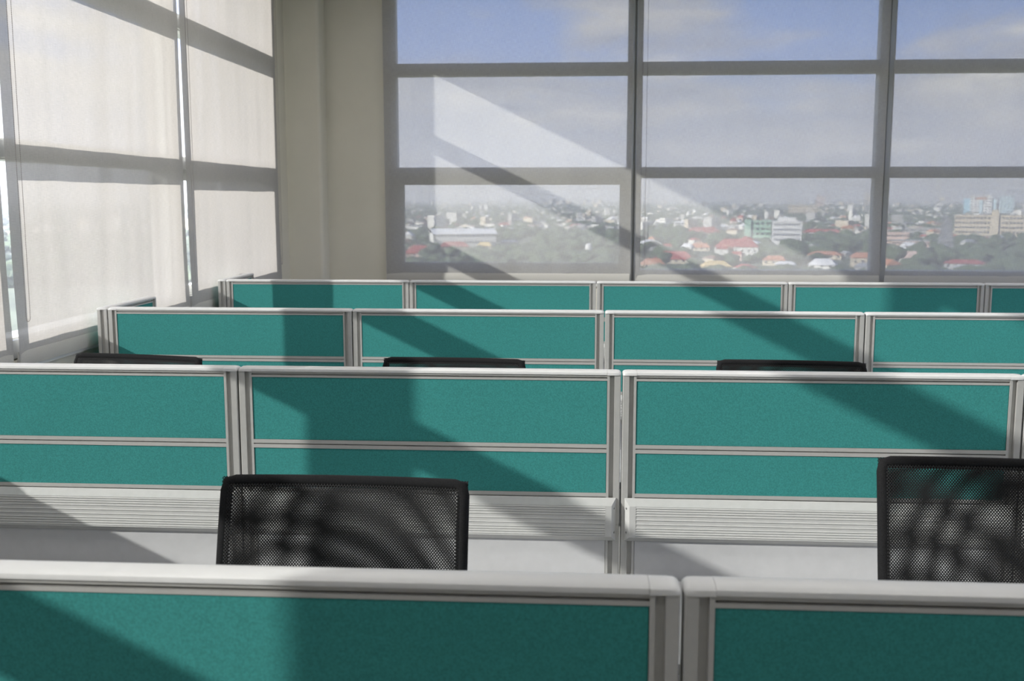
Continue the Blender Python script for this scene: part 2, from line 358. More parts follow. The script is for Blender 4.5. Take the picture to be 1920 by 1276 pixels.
def blind(label, ax, w0, w1, plane, z0, inward, seed, group, chain=None, chain_z=None):
    """ax 'y': hangs along the left wall; ax 'x': along back wall. inward = sign of room side"""
    rnd = random.Random(seed); root = empty('roller_blind', ((plane, (w0+w1)/2, z0) if ax == 'y' else ((w0+w1)/2, plane, z0)))
    base = root.location.copy(); ztop = 3.55; nu, nv = 60, 50; vs = []; uv = []
    ph = [rnd.uniform(0, 6.28) for _ in range(4)]
    for j in range(nv+1):
        z = z0 + (ztop-z0)*j/nv
        for i in range(nu+1):
            u = i/nu; w = w0+(w1-w0)*u
            low = max(0, 1-(z-z0)/0.6); e = min(u, 1-u)*(w1-w0)
            d = 0.0022*sin(w*9+ph[0]+0.3*z)+0.0015*sin(w*21+ph[1]) + 0.0015*sin(w*4+z*2+ph[2])
            d += 0.010*low*low*math.exp(-e/0.05)*(1 if z-z0 > 0.06 else 0.6)
            w += 0.004*low*math.exp(-e/0.04)
            P = Vector((plane+inward*d, w, z)) if ax == 'y' else Vector((w, plane+inward*d, z))
            vs.append(P-base); uv.append((w, z))
    fs = [(j*(nu+1)+i, j*(nu+1)+i+1, (j+1)*(nu+1)+i+1, (j+1)*(nu+1)+i) for j in range(nv) for i in range(nu)]
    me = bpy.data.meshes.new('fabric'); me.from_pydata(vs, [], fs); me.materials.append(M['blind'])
    ul = me.uv_layers.new(name='UVMap')
    for lp in me.loops: ul.data[lp.index].uv = uv[lp.vertex_index]
    me.polygons.foreach_set('use_smooth', [True]*len(me.polygons))
    link(me, 'fabric', root)
    # hem pocket with flat bar inside (second fabric layer), roller tube and brackets
    def W2(w, d, z): return Vector((plane+inward*d, w, z))-base if ax == 'y' else Vector((w, plane+inward*d, z))-base
    h = MB(); hm = [(0.0035, z0+0.062), (0.008, z0+0.052), (0.010, z0+0.012), (0.007, z0-0.004), (-0.002, z0-0.004), (-0.002, z0+0.01)]
    vv = [W2(w0+0.003, a, b) for a, b in hm]+[W2(w1-0.003, a, b) for a, b in hm]; n = len(hm)
    h.add(vv, [tuple(range(n)), tuple(range(n, 2*n))[::-1]]+[(i, (i+1) % n, n+(i+1) % n, n+i) for i in range(n)])
    h.build('hem_bar', M['hem'], root, smooth=True)
    t = MB(); t.tube([W2(w0, 0.0, 3.58), W2(w1, 0.0, 3.58)], 0.022, 12); t.build('roller_tube', M['white'], root, smooth=True)
    for w in (w0-0.002, w1+0.002):
        b = MB(); p = W2(w, 0, 3.6); b.box(p.x-(0.02 if ax == 'y' else 0.004), p.x+(0.02 if ax == 'y' else 0.004), p.y-0.004 if ax == 'y' else p.y-0.012, p.y+0.004 if ax == 'y' else p.y+0.02, p.z-0.06, p.z+0.055); b.build('bracket', M['white'], root)
    if chain is not None:
        p = W2(chain, 0.016, 0)
        bead_chain(root, p.x, p.y, chain_z-base.z, 3.56-base.z, ax)
    tag(root, label, 'blind', group); return root
M['hem'] = mat('hem_fabric', (0.50, 0.485, 0.455), 0.85, noise=(300, 0.06))
ZBL = ZC-0.72
blind('sunlit cream roller blind on the left wall nearest the corner', 'y', 6.330, 8.30, XL, ZBL, 1, 1, 'roller blinds on the left wall', 6.40, ZC-0.527)
blind('large sunlit cream roller blind on the left wall with a beaded chain', 'y', 4.302, 6.294, XL, ZBL, 1, 2, 'roller blinds on the left wall', 4.385, ZC-0.533)
blind('cream roller blind cut off by the left edge of the photo', 'y', 2.272, 4.264, XL, ZBL, 1, 3, 'roller blinds on the left wall', 2.36, ZC-0.53)
for k in range(1):
    blind('cream roller blind on the left wall beside the viewer, outside the photo', 'y', 2.28-2.03*(k+1), 4.258-2.03*(k+1), XL, ZBL, 1, 4+k, 'roller blinds on the left wall')
YBL = 8.86
blind('see-through roller blind nearest the beige corner, crossed by a bright sun patch', 'x', BX0-0.005, 0.405, YBL, ZC-0.695, -1, 11, 'roller blinds over the city view', None, None)
blind('see-through roller blind over the middle window of the city view', 'x', 0.445, 2.455, YBL, ZC-0.70, -1, 12, 'roller blinds over the city view', 0.505, ZC-0.575)
blind('see-through roller blind at the right edge of the photo, blue and white towers behind', 'x', 2.495, 4.48, YBL, ZC-0.70, -1, 13, 'roller blinds over the city view')
blind('see-through roller blind in the back right of the room, outside the photo', 'x', 4.54, 6.48, YBL, ZC-0.70, -1, 14, 'roller blinds over the city view')
# loose chain loop hanging by the corner
blc = empty('blind_chain', (WXL+0.02, 8.40, 2.0)); bead_chain(blc, 0, 0, ZC-0.536-2.0, 3.55-2.0, 'y'); tag(blc, 'thin beaded blind cord looped down the wall beside the corner column', 'cord')

# ------------------------------------------------------------------ partition panels
TH = 0.025
def post_mesh():
    prof = []
    # x from 0 (outer end) to .043, front side then back side
    f = [(0.0015, -TH+0.002), (0.0035, -TH), (0.021, -TH), (0.0215, -TH+0.012), (0.0350, -TH+0.012), (0.0355, -TH+0.001), (0.043, -TH+0.001)]
    prof = f + [(x, -y) for x, y in reversed(f)] + [(0.0015, 0.009), (0.011, 0.008), (0.011, -0.008), (0.0015, -0.009)]
    return MB().prism(prof, 0.02, H-0.0125, 'z').mesh('post', M['alu'])
ME_POST = post_mesh()
def rail_mesh(L_, z1, segs, name, m):
    """segs: list of (height, inset) going down from z1"""
    pr = []; z = z1
    for h, ins in segs: pr += [(-TH+ins, z), (-TH+ins, z-h)]; z -= h
    prof = pr + [(-y, zz) for y, zz in reversed(pr)]
    return MB().prism(prof, 0.043, L_-0.043, 'x').mesh(name, m)
def cap_prof(w=0.0275, h=0.0125, n=10):
    return [(-w+0.0, H-h), *[(-w*cos(pi*k/n)*1.0, H-h+0.0035+ (h-0.0035)*sin(pi*k/n)**0.7) for k in range(n+1)], (w, H-h)]
def cap_mesh(L_): return MB().prism(cap_prof(), 0.044, L_-0.044, 'x').mesh('cap', M['cap'], smooth=True)
def cap_end_mesh():
    # short moulded end of the cap, rounded off towards the neighbour
    m = MB(); base = cap_prof(0.0282, 0.0135); n = len(base); xs = [(0.0435, 1, 1), (0.018, 1, 1), (0.008, 0.98, 0.93), (0.003, 0.90, 0.72), (0.0008, 0.78, 0.45)]
    vs = []
    for x, sy, sz in xs:
        for (y, z) in base: vs.append((x, y*sy, H-0.0135+(z-(H-0.0135))*sz))
    fs = [tuple(range(n))] + [tuple((len(xs)-1)*n+k for k in range(n))[::-1]]
    for i in range(len(xs)-1):
        for k in range(n): fs.append((i*n+k, i*n+(k+1) % n, (i+1)*n+(k+1) % n, (i+1)*n+k))
    m.add(vs, fs); return m.mesh('cap_end', M['cap'], smooth=True)
ME_CAPEND = cap_end_mesh()
RZ1, RZ0, RP = H-0.399, H-0.536, 0.026       # raceway top, bottom, projection
def raceway_mesh(L_):
    zt, zb = RZ1-0.019, RZ0+0.019
    pr = [(-TH+0.001, RZ1), (-TH-0.002, RZ1), (-TH-RP, zt)]
    for fr in (.06, .136, .213, .30, .44, .58, .707, .787, .867, .947):
        z = zt-(zt-zb)*fr
        pr += [(-TH-RP+0.0004, z+0.0030), (-TH-RP-0.0016, z+0.0011), (-TH-RP-0.0016, z), (-TH-RP+0.0012, z-0.0004), (-TH-RP+0.0004, z-0.0015)]
    pr += [(-TH-RP, zb), (-TH-0.002, RZ0), (-TH+0.001, RZ0)]
    return MB().prism(pr, 0.012+0.033, L_-0.012-0.033, 'x').mesh('raceway', M['race'])
def race_end_mesh():
    # outer end at x=.012; flat face then a mitred bevel
    zt, zb, y0, y1 = RZ1-0.019, RZ0+0.019, -TH+0.001, -TH-RP-0.001
    a, b, c = 0.012, 0.026, 0.0455
    vs = [(a, y0, RZ1), (c, y0, RZ1), (c, y0, RZ0), (a, y0, RZ0), (a, -TH-0.002, RZ1), (c, -TH-0.002, RZ1), (c, -TH-0.002, RZ0), (a, -TH-0.002, RZ0),
          (b, y1, zt), (c, y1, zt), (c, y1, zb), (b, y1, zb)]
    fs = [(0,1,2,3), (0,4,5,1), (1,5,9,10,6,2), (2,6,7,3), (3,7,4,0), (4,8,9,5), (8,11,10,9), (11,7,6,10), (7,11,8,4)]
    return MB().add(vs, fs).mesh('end_cap', M['race'])
ME_RACEEND = race_end_mesh()
def screw_mesh():
    # pan head with a cross recess, axis z
    m = MB(); m.lathe([(0.0034, -0.001), (0.0034, 0.0008), (0.0026, 0.0016), (0.0012, 0.0012), (0.0008, 0.0002)], 14)
    m.box(-0.002, 0.002, -0.0004, 0.0004, 0.0010, 0.0014); m.box(-0.0004, 0.0004, -0.002, 0.002, 0.0010, 0.0014)
    return m.mesh('screw', M['screw'])
ME_SCREW = screw_mesh()
Z_MR = H-0.2305
TILE = {}
def tile_mesh(L_, z0, z1, m, nm):
    return MB().box(0.0435, L_-0.0435, -TH+0.0035, TH-0.0035, z0, z1).mesh(nm, m, bevel=0.002)
GEO = {}
def panel_geo(L_):
    if L_ not in GEO:
        GEO[L_] = dict(cap=cap_mesh(L_),
            top=rail_mesh(L_, H-0.0125, [(0.0065, 0.0015), (0.0055, 0.011), (0.0065, 0.0015)], 'top_rail', M['alu']),
            mid=rail_mesh(L_, Z_MR, [(0.0115, 0.0008), (0.0035, 0.009), (0.0115, 0.0008)], 'middle_rail', M['alu']),
            low=rail_mesh(L_, H-0.385, [(0.0115, 0.0012), (0.004, 0.008), (0.0115, 0.0012)], 'lower_rail', M['alu']),
            race=raceway_mesh(L_),
            t1=tile_mesh(L_, Z_MR, H-0.031, M['teal'], 'fabric_tile'), t2=tile_mesh(L_, H-0.386, Z_MR-0.0265, M['teal'], 'fabric_tile'),
            t3=tile_mesh(L_, 0.10, H-0.412, M['lam'], 'laminate_tile'),
            kick=MB().box(0.043, L_-0.043, -TH+0.003, TH-0.003, 0.03, 0.10).mesh('kick_plate', M['alu_dark']),
            foot=MB().lathe([(0.018, 0), (0.018, 0.008), (0.006, 0.012), (0.006, 0.03)], 12).mesh('levelling_foot', M['black'], smooth=True))
    return GEO[L_]
def panel(x, y, L_, rz, label, group, raceway=True):
    G = panel_geo(L_); r = empty('partition_panel', (x, y, 0), rz)
    link(ME_POST, 'post', r); link(ME_POST, 'post', r, (L_, 0, 0), (0, 0, pi))
    link(G['cap'], 'top_cap', r); link(ME_CAPEND, 'cap_end', r); link(ME_CAPEND, 'cap_end', r, (L_, 0, 0), (0, 0, pi))
    link(G['top'], 'top_rail', r); link(G['mid'], 'middle_rail', r); link(G['low'], 'lower_rail', r)
    link(G['t1'], 'fabric_tile', r); link(G['t2'], 'fabric_tile', r); link(G['t3'], 'laminate_tile', r); link(G['kick'], 'kick_plate', r)
    for fx in (0.06, L_-0.06): link(G['foot'], 'levelling_foot', r, (fx, 0, 0))
    if raceway:
        rw = link(G['race'], 'raceway', r)
        link(ME_RACEEND, 'end_cap', rw); link(ME_RACEEND_R(L_), 'end_cap', rw)
        ang = atan2(RP-0.001, 0.014)
        for sx, sg in ((0.0175, 1), (L_-0.0175, -1)):
            for z in (RZ1-0.030, RZ0+0.030):
                # normal of the mitred bevel faces (-x*sg, -y)
                nrm = Vector((-sg*(RP-0.001), -0.014, 0)).normalized()
                q = nrm.to_track_quat('Z', 'Y').to_euler()
                link(ME_SCREW, 'screw', rw, (sx, -TH-0.002-(RP-0.001)*(0.0055/0.014)-0.0002, z), q)
    tag(r, label, 'partition', group); return r
_re = {}
def ME_RACEEND_R(L_):
    if L_ not in _re:
        me = ME_RACEEND.copy(); me.transform(Matrix.Translation((L_, 0, 0)) @ Matrix.Scale(-1, 4, (1, 0, 0))); me.flip_normals(); _re[L_] = me
    return _re[L_]
WP = 1.2
ROWS = [(1.4145, 0.1421), (3.2092, 0.1265), (4.9422, 0.1103), (6.6961, 0.0960)]
rown = ['nearest', 'second', 'third', 'farthest']
where = [
 {-2: 'left end panel, outside the photo', -1: 'left of the foreground joint', 0: 'right of the foreground joint', 1: 'outside the photo on the right'},
 {-2: 'leftmost in view', -1: 'middle one, behind the big mesh chair', 0: 'right one, behind the half-seen mesh chair', 1: 'just past the right edge of the photo'},
 {-2: 'left end, beside the blinds', -1: 'second from the left end', 0: 'third from the left end', 1: 'cut by the right edge of the photo', 2: 'outside the photo on the right'},
 {-2: 'left end, next to the corner', -1: 'second from the left end', 0: 'third from the left end', 1: 'fourth from the left end', 2: 'cut by the right edge of the photo', 3: 'outside the photo on the right'}]
rt = random.Random(3)
for i, (d, X) in enumerate(ROWS):
    for n, wh in where[i].items():
        panel(X+n*WP+0.0015, d, WP-0.003, 0, 'teal partition panel of the %s row, %s' % (rown[i], wh), 'teal partition panels in the %s row' % rown[i])
    # short return panel at the left end, running away from the viewer
    panel(X-2*WP-TH-0.003, d-TH, 0.60, pi/2, 'short teal return panel at the left end of the %s row' % rown[i], 'short return panels along the left windows', raceway=False)

# ------------------------------------------------------------------ desks on the near side of every row
def desk(x, d, lab):
    r = empty('desk', (x, d-TH-0.005, 0)); w = WP-0.06
    MB().box(0.03, w+0.03, -0.60, -0.004, 0.675, 0.70).build('desktop', M['lam'], r, bevel=0.003)
    MB().box(0.03, w+0.03, -0.604, -0.6, 0.674, 0.701).build('edge_band', M['alu_dark'], r)
    for a in (0.05, w-0.02):
        m = MB(); m.box(a, a+0.04, -0.33, -0.29, 0.03, 0.675); m.box(a-0.005, a+0.045, -0.58, -0.06, 0.0, 0.03); m.box(a, a+0.04, -0.56, -0.06, 0.645, 0.675)
        m.build('leg', M['alu'], r, bevel=0.003)
    MB().box(0.1, w-0.04, -0.08, -0.062, 0.35, 0.674).build('modesty_panel', M['lam'], r)
    tag(r, lab, 'desk', 'light grey desks along the partitions')
for i, (d, X) in enumerate(ROWS):
    for n in where[i]:
        desk(X+n*WP, d, 'desk against the %s row: %s' % (rown[i], where[i][n]) )

# ------------------------------------------------------------------ mesh chairs
def back_shape(u, v, layer):
    """u,v in 0..1; returns x,y,z on the backrest (local)"""
    hw = 0.277
    x = (u-0.5)*2*hw
    z = 0.70 + 0.565*v
    y = -0.235 - 0.10*v*v + 0.016*(2*u-1)**2 + 0.03*math.exp(-((v-0.28)/0.22)**2)
    return x, y, z
def chair_proto():
    r = empty('mesh_office_chair')
    # outer frame, a flattened loop
    pts = []
    NN = 26
    for k in range(NN+1): pts.append((k/NN, 1))
    for k in range(1, NN): pts.append((1, 1-k/NN))
    for k in range(NN+1): pts.append((1-k/NN, 0))
    for k in range(1, NN): pts.append((0, k/NN))
    P = []
    for u, v in pts:
        cu, cv = 2*u-1, 2*v-1
        if abs(cu) > 0.96 and abs(cv) > 0.96: cu *= 0.988; cv *= 0.988
        x, y, z = back_shape((cu+1)/2*0.965+0.0175, (cv+1)/2*0.97+0.015, 0); P.append((x, y, z))
    MB().tube(P, 0.0135, 10, closed=True).build('back_frame', M['wrap'], r, smooth=True)
    for nm, off, k, sx in (('mesh_front', 0.0145, 0.0, 1.0), ('mesh_rear', -0.0145, 1.0, 1.022)):
        nu, nv = 40, 40; vs = []; uvs = []
        for j in range(nv+1):
            for i in range(nu+1):
                u, v = i/nu, j/nv; x, y, z = back_shape(u, v, 0)
                e = min(u, 1-u, v, 1-v); ee = min(1, e/0.04)
                sag = -k*0.012*sin(pi*u)*sin(pi*v) + (1-k)*0.008*sin(pi*u)*sin(pi*v)
                vs.append((x, y+off*(0.25+0.75*sqrt(ee))+sag, z)); uvs.append((x*sx + k*(0.004*sin(v*5)+0.0018*sin(u*9)), z*sx + k*0.003*sin(u*6+v*2)))
        fs = [(j*(nu+1)+i, j*(nu+1)+i+1, (j+1)*(nu+1)+i+1, (j+1)*(nu+1)+i) for j in range(nv) for i in range(nu)]
        me = bpy.data.meshes.new(nm); me.from_pydata(vs, [], fs); me.materials.append(M['mesh']); ul = me.uv_layers.new(name='UVMap')
        for lp in me.loops: ul.data[lp.index].uv = uvs[lp.vertex_index]
        me.polygons.foreach_set('use_smooth', [True]*len(me.polygons)); link(me, nm, r)
    # cross brace behind the mesh, spine
    MB().tube([back_shape(u, 0.46, 0)[:1]+(back_shape(u, 0.46, 0)[1]-0.012, back_shape(u, 0.46, 0)[2]) for u in [0.03+0.94*k/12 for k in range(13)]], 0.009, 8).build('lumbar_bar', M['black'], r, smooth=True)
    MB().tube([(0, -0.255, 0.72), (0, -0.275, 0.62), (0, -0.26, 0.50), (0, -0.18, 0.44), (0, -0.05, 0.43)], [0.02, 0.024, 0.026, 0.026, 0.03], 12).build('back_spine', M['black'], r, smooth=True)
    # seat cushion
    s = MB(); nx, ny = 16, 16; vs = []
    def se(u, v):
        cx, cy = 2*u-1, 2*v-1
        x = cx*0.25*(1-0.10*abs(cy)**3); y = 0.02+cy*0.235*(1-0.08*abs(cx)**3); e = max(abs(cx), abs(cy))
        return x, y, e
    for j in range(ny+1):
        for i in range(nx+1):
            x, y, e = se(i/nx, j/ny); vs.append((x, y, 0.50-0.035*e**6-0.008*max(0, (y-0.15)/0.1)))
    o_ = len(vs)
    for j in range(ny+1):
        for i in range(nx+1):
            x, y, e = se(i/nx, j/ny); vs.append((x*0.97, y*0.97, 0.445+0.02*e**6))
    fs = []
    for j in range(ny):
        for i in range(nx):
            a = j*(nx+1)+i; q = (a, a+1, a+nx+2, a+nx+1); fs.append(q); fs.append(tuple(o_+t for t in reversed(q)))
    rim = [i for i in range(nx+1)]+[(j)*(nx+1)+nx for j in range(1, ny+1)]+[ny*(nx+1)+i for i in range(nx-1, -1, -1)]+[j*(nx+1) for j in range(ny-1, 0, -1)]
    for a, b in zip(rim, rim[1:]+rim[:1]): fs.append((a, b, o_+b, o_+a))
    s.add(vs, fs).build('seat', M['blackfab'], r, smooth=True)
    MB().box(-0.12, 0.12, -0.12, 0.12, 0.405, 0.446).build('tilt_mechanism', M['black'], r, bevel=0.01)
    MB().tube([(0.1, 0.02, 0.42), (0.2, 0.03, 0.415), (0.27, 0.03, 0.41)], 0.006, 8).build('height_lever', M['black'], r, smooth=True)
    MB().lathe([(0.03, 0.09), (0.03, 0.25), (0.02, 0.252), (0.02, 0.41)], 16).build('gas_lift', M['chrome'], r, smooth=True)
    b = MB(); b.lathe([(0.045, 0.075), (0.05, 0.085), (0.045, 0.125), (0.032, 0.13)], 16)
    for k in range(5):
        a = 2*pi*k/5+0.3; d = Vector((cos(a), sin(a), 0)); b.tube([d*0.02+Vector((0,0,0.11)), d*0.15+Vector((0,0,0.105)), d*0.30+Vector((0,0,0.078))], [0.024, 0.02, 0.014], 8)
    b.build('star_base', M['black'], r, smooth=True)
    cm = MB()
    for s_ in (-1, 1): cm.lathe([(0.008, -0.009), (0.024, -0.009), (0.026, -0.005), (0.026, 0.005), (0.024, 0.009), (0.008, 0.009)], 14, Matrix.Translation((0, s_*0.014, 0.026)) @ Matrix.Rotation(pi/2, 4, 'X'))
    cm.box(-0.02, 0.022, -0.004, 0.004, 0.02, 0.055); cm.lathe([(0.006, 0.05), (0.006, 0.072)], 8)
    me = cm.mesh('caster', M['black'], smooth=True)
    for k in range(5):
        a = 2*pi*k/5+0.3; link(me, 'caster', r, (0.30*cos(a), 0.30*sin(a), 0), (0, 0, a+1.2))
    return r
proto = chair_proto()
# centre of the back's top edge (x, y), turn, lift
CH = [(-0.522, 2.245, 0.8, 0.0, 'black mesh office chair in the foreground, back fully seen before the second row', 'mesh chairs between the first and second rows'),
      (0.958, 2.38, 4.0, 0.03, 'black mesh office chair cut off by the right edge of the photo', 'mesh chairs between the first and second rows'),
      (-1.745, 4.00, 9.0, 0.0, 'black mesh chair back peeking over the second row at the left, near the blinds', 'mesh chairs between the second and third rows'),
      (-0.490, 4.00, 3.0, 0.0, 'black mesh chair back peeking over the middle panel of the second row', 'mesh chairs between the second and third rows'),
      (0.800, 4.02, 3.5, 0.0, 'black mesh chair back peeking over the right panel of the second row, in shadow', 'mesh chairs between the second and third rows')]
for i, (x, y, a, dz, lab, grp) in enumerate(CH):
    c = proto if i == 0 else copy_tree(proto)
    a = pi-radians(a); off = Vector((0, -0.319, 0)); off.rotate(Matrix.Rotation(a, 3, 'Z'))
    c.location = (x-off.x, y-off.y, 0); c.rotation_euler = (0, 0, a); c.scale = (1, 1, 1+dz/1.265)
    tag(c, lab, 'chair', grp)

# ------------------------------------------------------------------ the city outside
ZG = -48.0                                    # street level, seen from high up
def gp(px, py):
    """street-level point that the photograph shows at this pixel"""
    u = (px-960)/FPX; v = (638-py)/FPX
    yf = cos(PITCH)+v*sin(PITCH); z = -sin(PITCH)+v*cos(PITCH)
    x, y = u*cos(YAW)-yf*sin(YAW), u*sin(YAW)+yf*cos(YAW)
    t = (ZG-ZC)/z
    return Vector((x*t, y*t, ZG))
def mpp(px, py): p = gp(px, py); return p.length/FPX          # metres per pixel there
M['grass'] = mat('green_ground', (0.085, 0.10, 0.062), 0.95, noise=(0.02, 0.35))
M['tree'] = mat('tree_leaves', (0.045, 0.068, 0.034), 0.95, noise=(0.25, 0.4))
M['trunk'] = mat('tree_bark', (0.08, 0.06, 0.045), 0.9)
M['hwhite'] = mat('house_white', (0.440, 0.435, 0.413), 0.8, noise=(0.3, 0.06))
M['hcream'] = mat('house_cream', (0.372, 0.324, 0.252), 0.8, noise=(0.3, 0.06))
M['hgrey'] = mat('house_grey', (0.270, 0.270, 0.270), 0.8, noise=(0.3, 0.08))
M['hpink'] = mat('house_pink', (0.422, 0.310, 0.267), 0.8)
M['mint'] = mat('mint_wall', (0.236, 0.360, 0.285), 0.8)
M['rred'] = mat('roof_red', (0.240, 0.044, 0.040), 0.8, noise=(0.5, 0.15))
M['rorange'] = mat('roof_orange', (0.33, 0.145, 0.085), 0.8, noise=(0.5, 0.15))
M['rgrey'] = mat('roof_grey', (0.208, 0.216, 0.232), 0.7, noise=(0.5, 0.12))
M['rwhite'] = mat('roof_white', (0.510, 0.510, 0.510), 0.6)
M['rbrown'] = mat('roof_brown', (0.16, 0.10, 0.08), 0.8, noise=(0.5, 0.15))
M['ryellow'] = mat('roof_yellow', (0.455, 0.338, 0.143), 0.7)
M['dark'] = mat('dark_windows', (0.05, 0.055, 0.065), 0.4)
M['blue'] = mat('blue_cladding', (0.20, 0.36, 0.46), 0.5)
M['skyblue'] = mat('pale_blue_cladding', (0.34, 0.45, 0.50), 0.5)
M['slate'] = mat('slate_grey_tower', (0.12, 0.125, 0.14), 0.8)
gr = MB(); gr.add([(-16000, -3000, ZG), (16000, -3000, ZG), (16000, 26000, ZG), (-16000, 26000, ZG)], [(0, 1, 2, 3)])
g_ = gr.build('ground', M['grass']); struct(g_)

def hip(w, d, h, rh, over=0.5, hipk=0.35):
    """house mesh data with two material slots (wall, roof)"""
    m = MB(); x, y = w/2, d/2; m.box(-x, x, -y, y, 0, h); m.mi = 1
    X, Y = x+over, y+over; k = x*hipk*2*0.5 if hipk else 0
    m.add([(-X, -Y, h), (X, -Y, h), (X, Y, h), (-X, Y, h), (-X+k+over, 0, h+rh), (X-k-over, 0, h+rh)], [(0, 1, 5, 4), (1, 2, 5), (2, 3, 4, 5), (3, 0, 4), (0, 3, 2, 1)])
    return m
def place(o, px, py, turn=0.0):
    p = gp(px, py); o.location = p; o.rotation_euler = (0, 0, -atan2(p.x, p.y)+turn); return o
def flat_block(name, px, py, wpx, hpx, dm, wallm, label, cat, group=None, floors=0, cols=0, roofm=None, turn=0.0, strip=False, parts=()):
    """a building standing at the pixel of its foot; wpx x hpx its face in the photo"""
    r = empty(name); place(r, px, py, turn); s = mpp(px, py); w, h = wpx*s, hpx*s*1.0
    MB().box(-w/2, w/2, 0, dm, 0, h).build('wall', wallm, r)
    m = MB(); m.box(-w/2-0.4, w/2+0.4, -0.4, dm+0.4, h, h+0.8); m.build('roof', roofm or wallm, r)
    if floors:
        fh = h/floors; wm = None
        for f in range(floors):
            if strip:
                MB().box(-w/2+w*0.06, w/2-w*0.06, -0.25, 0.02, f*fh+fh*0.35, f*fh+fh*0.72).build('window', M['rgrey'], r)
            else:
                cw = w/cols
                if wm is None: wm = MB().box(-cw*0.3, cw*0.3, -0.25, 0.02, 0, fh*0.42).mesh('window', M['dark'])
                for c in range(cols): link(wm, 'window', r, (-w/2+cw*(c+0.5), 0, f*fh+fh*0.32))
    tag(r, label, cat, group); return r, w, h, s

# landmarks that can be told apart
r = empty('warehouse'); place(r, 872, 462, 0.12); s = mpp(872, 462); w = 118*s
MB().box(-w/2, w/2, 0, 46, 0, 13).build('wall', M['hwhite'], r)
m = MB(); arch = [(0-1.5, 13), (12, 16.6), (24, 17.8), (36, 16.6), (47.5, 13)]
m.prism(arch+[(y, z-0.6) for y, z in reversed(arch)], -w/2-1, w/2+1, 'x'); m.build('roof', M['rwhite'], r)
MB().box(-w/2+18, w/2-6, -9, 0, 0, 5).build('annexe', M['hwhite'], r); MB().box(-w/2+17, w/2-5, -9.6, 0, 5, 5.6).build('canopy', M['rgrey'], r)
tag(r, 'long white warehouse with a shallow curved roof, left in the city', 'warehouse')
r = empty('storage_tank'); place(r, 1104, 476); s = mpp(1104, 476)
MB().lathe([(6.2*s, 0), (6.2*s, 17*s), (4.5*s, 19*s), (0.4, 20*s)], 20).build('tank_shell', M['rwhite'], r, smooth=True)
MB().lathe([(6.5*s, 16.4*s), (6.5*s, 17.2*s)], 20).build('rim', M['hgrey'], r)
tag(r, 'small white cylindrical storage tank among trees, lower left of the city view', 'tank')
r, w, h, s = flat_block('office_building', 1419, 462, 46, 46, 18, M['mint'], 'mint green office building standing left of the white block', 'building', None, 5, 5, M['mint'])
MB().box(-w/2, -w/4, -1.5, 3, 0, h*1.06).build('stair_tower', M['mint'], r)
r, w, h, s = flat_block('office_building', 1474, 464, 52, 46, 20, M['rwhite'], 'white five-storey block with dark window bands', 'building', None, 5, 0, M['rwhite'], strip=True)
MB().box(-w*0.30, w*0.30, 3, 14, h+0.8, h+4.5).build('roof_house', M['rwhite'], r)
r, w, h, s = flat_block('apartment_building', 1862, 449, 124, 40, 16, M['hcream'], 'long cream apartment block at the right edge of the city view', 'building', None, 5, 22, M['hcream'])
MB().box(-3, 5, -2, 8, 0, h*1.25).build('stair_tower', M['hcream'], r)
for k, (px, wd, mt) in enumerate(((1818, 10, 'blue'), (1838, 32, 'rwhite'), (1858, 8, 'blue'))):
    pass
r, w, h, s = flat_block('tower_block', 1838, 404, 34, 34, 40, M['rwhite'], 'white tower with pale blue sides and a red band on top', 'building', None, 8, 6, M['rwhite'])
MB().box(-w/2-10*s, -w/2, 4, 36, 0, h*0.84).build('side_wing', M['blue'], r); MB().box(w/2, w/2+7*s, 4, 36, 0, h*0.82).build('side_wing', M['skyblue'], r)
MB().box(-w*0.25, w*0.25, -1.2, 0, h*0.80, h*0.90).build('roof_band', M['rorange'], r)
MB().box(-w*0.08, w*0.08, -1.5, 0, 0, h*0.78).build('facade_strip', M['skyblue'], r)
r, w, h, s = flat_block('tower_block', 1886, 403, 22, 32, 34, M['skyblue'], 'pale blue tower right of the white and blue one', 'building', None, 8, 4, M['rwhite'])
MB().box(-w/2-4*s, -w/2, 2, 30, 0, h*0.9).build('side_wing', M['slate'], r)
flat_block('tower_block', 1538, 389, 15, 21, 30, M['hpink'], 'small orange tower on the skyline left of the right mullion', 'building', None, 7, 4, M['rorange'])
flat_block('tower_block', 1627, 386, 12, 22, 30, M['hcream'], 'pale cream tower on the skyline touching the right mullion', 'building', None, 7, 3)
flat_block('tower_block', 1416, 378, 12, 11, 40, M['hcream'], 'squat cream tower on the skyline above the mint green building', 'building', None, 4, 3)
flat_block('tower_block', 1482, 381, 12, 14, 40, M['hgrey'], 'grey tower on the skyline, centre right', 'building', None, 5, 3)
flat_block('apartment_building', 1505, 406, 52, 20, 24, M['hcream'], 'long beige block behind the white five-storey building', 'building', None, 4, 16)
flat_block('apartment_building', 1733, 446, 66, 16, 18, M['hgrey'], 'low grey building beside the slate grey tower', 'building', None, 3, 14)
flat_block('school_building', 1682, 456, 38, 18, 18, M['hpink'], 'pink building at the left of the right-hand window', 'building', None, 2, 8, M['hpink'])
flat_block('school_building', 1706, 468, 62, 15, 16, M['hpink'], 'long low pink and cream building in front of the pink one', 'building', None, 2, 14, M['rgrey'])
r = empty('steel_crane'); place(r, 1762, 404); s = mpp(1762, 404)
def lattice(m, x0, z0, x1, z1, t, n):
    for k in range(n):
        a, b = k/n, (k+1)/n; sg = 1 if k % 2 else -1
        m.tube([(x0+(x1-x0)*a+sg*t, 0, z0+(z1-z0)*a), (x0+(x1-x0)*b-sg*t, 0, z0+(z1-z0)*b)], t*0.25, 4)
    for sg in (-1, 1): m.tube([(x0+sg*t, 0, z0), (x1+sg*t*0.5, 0, z1)], t*0.3, 4)
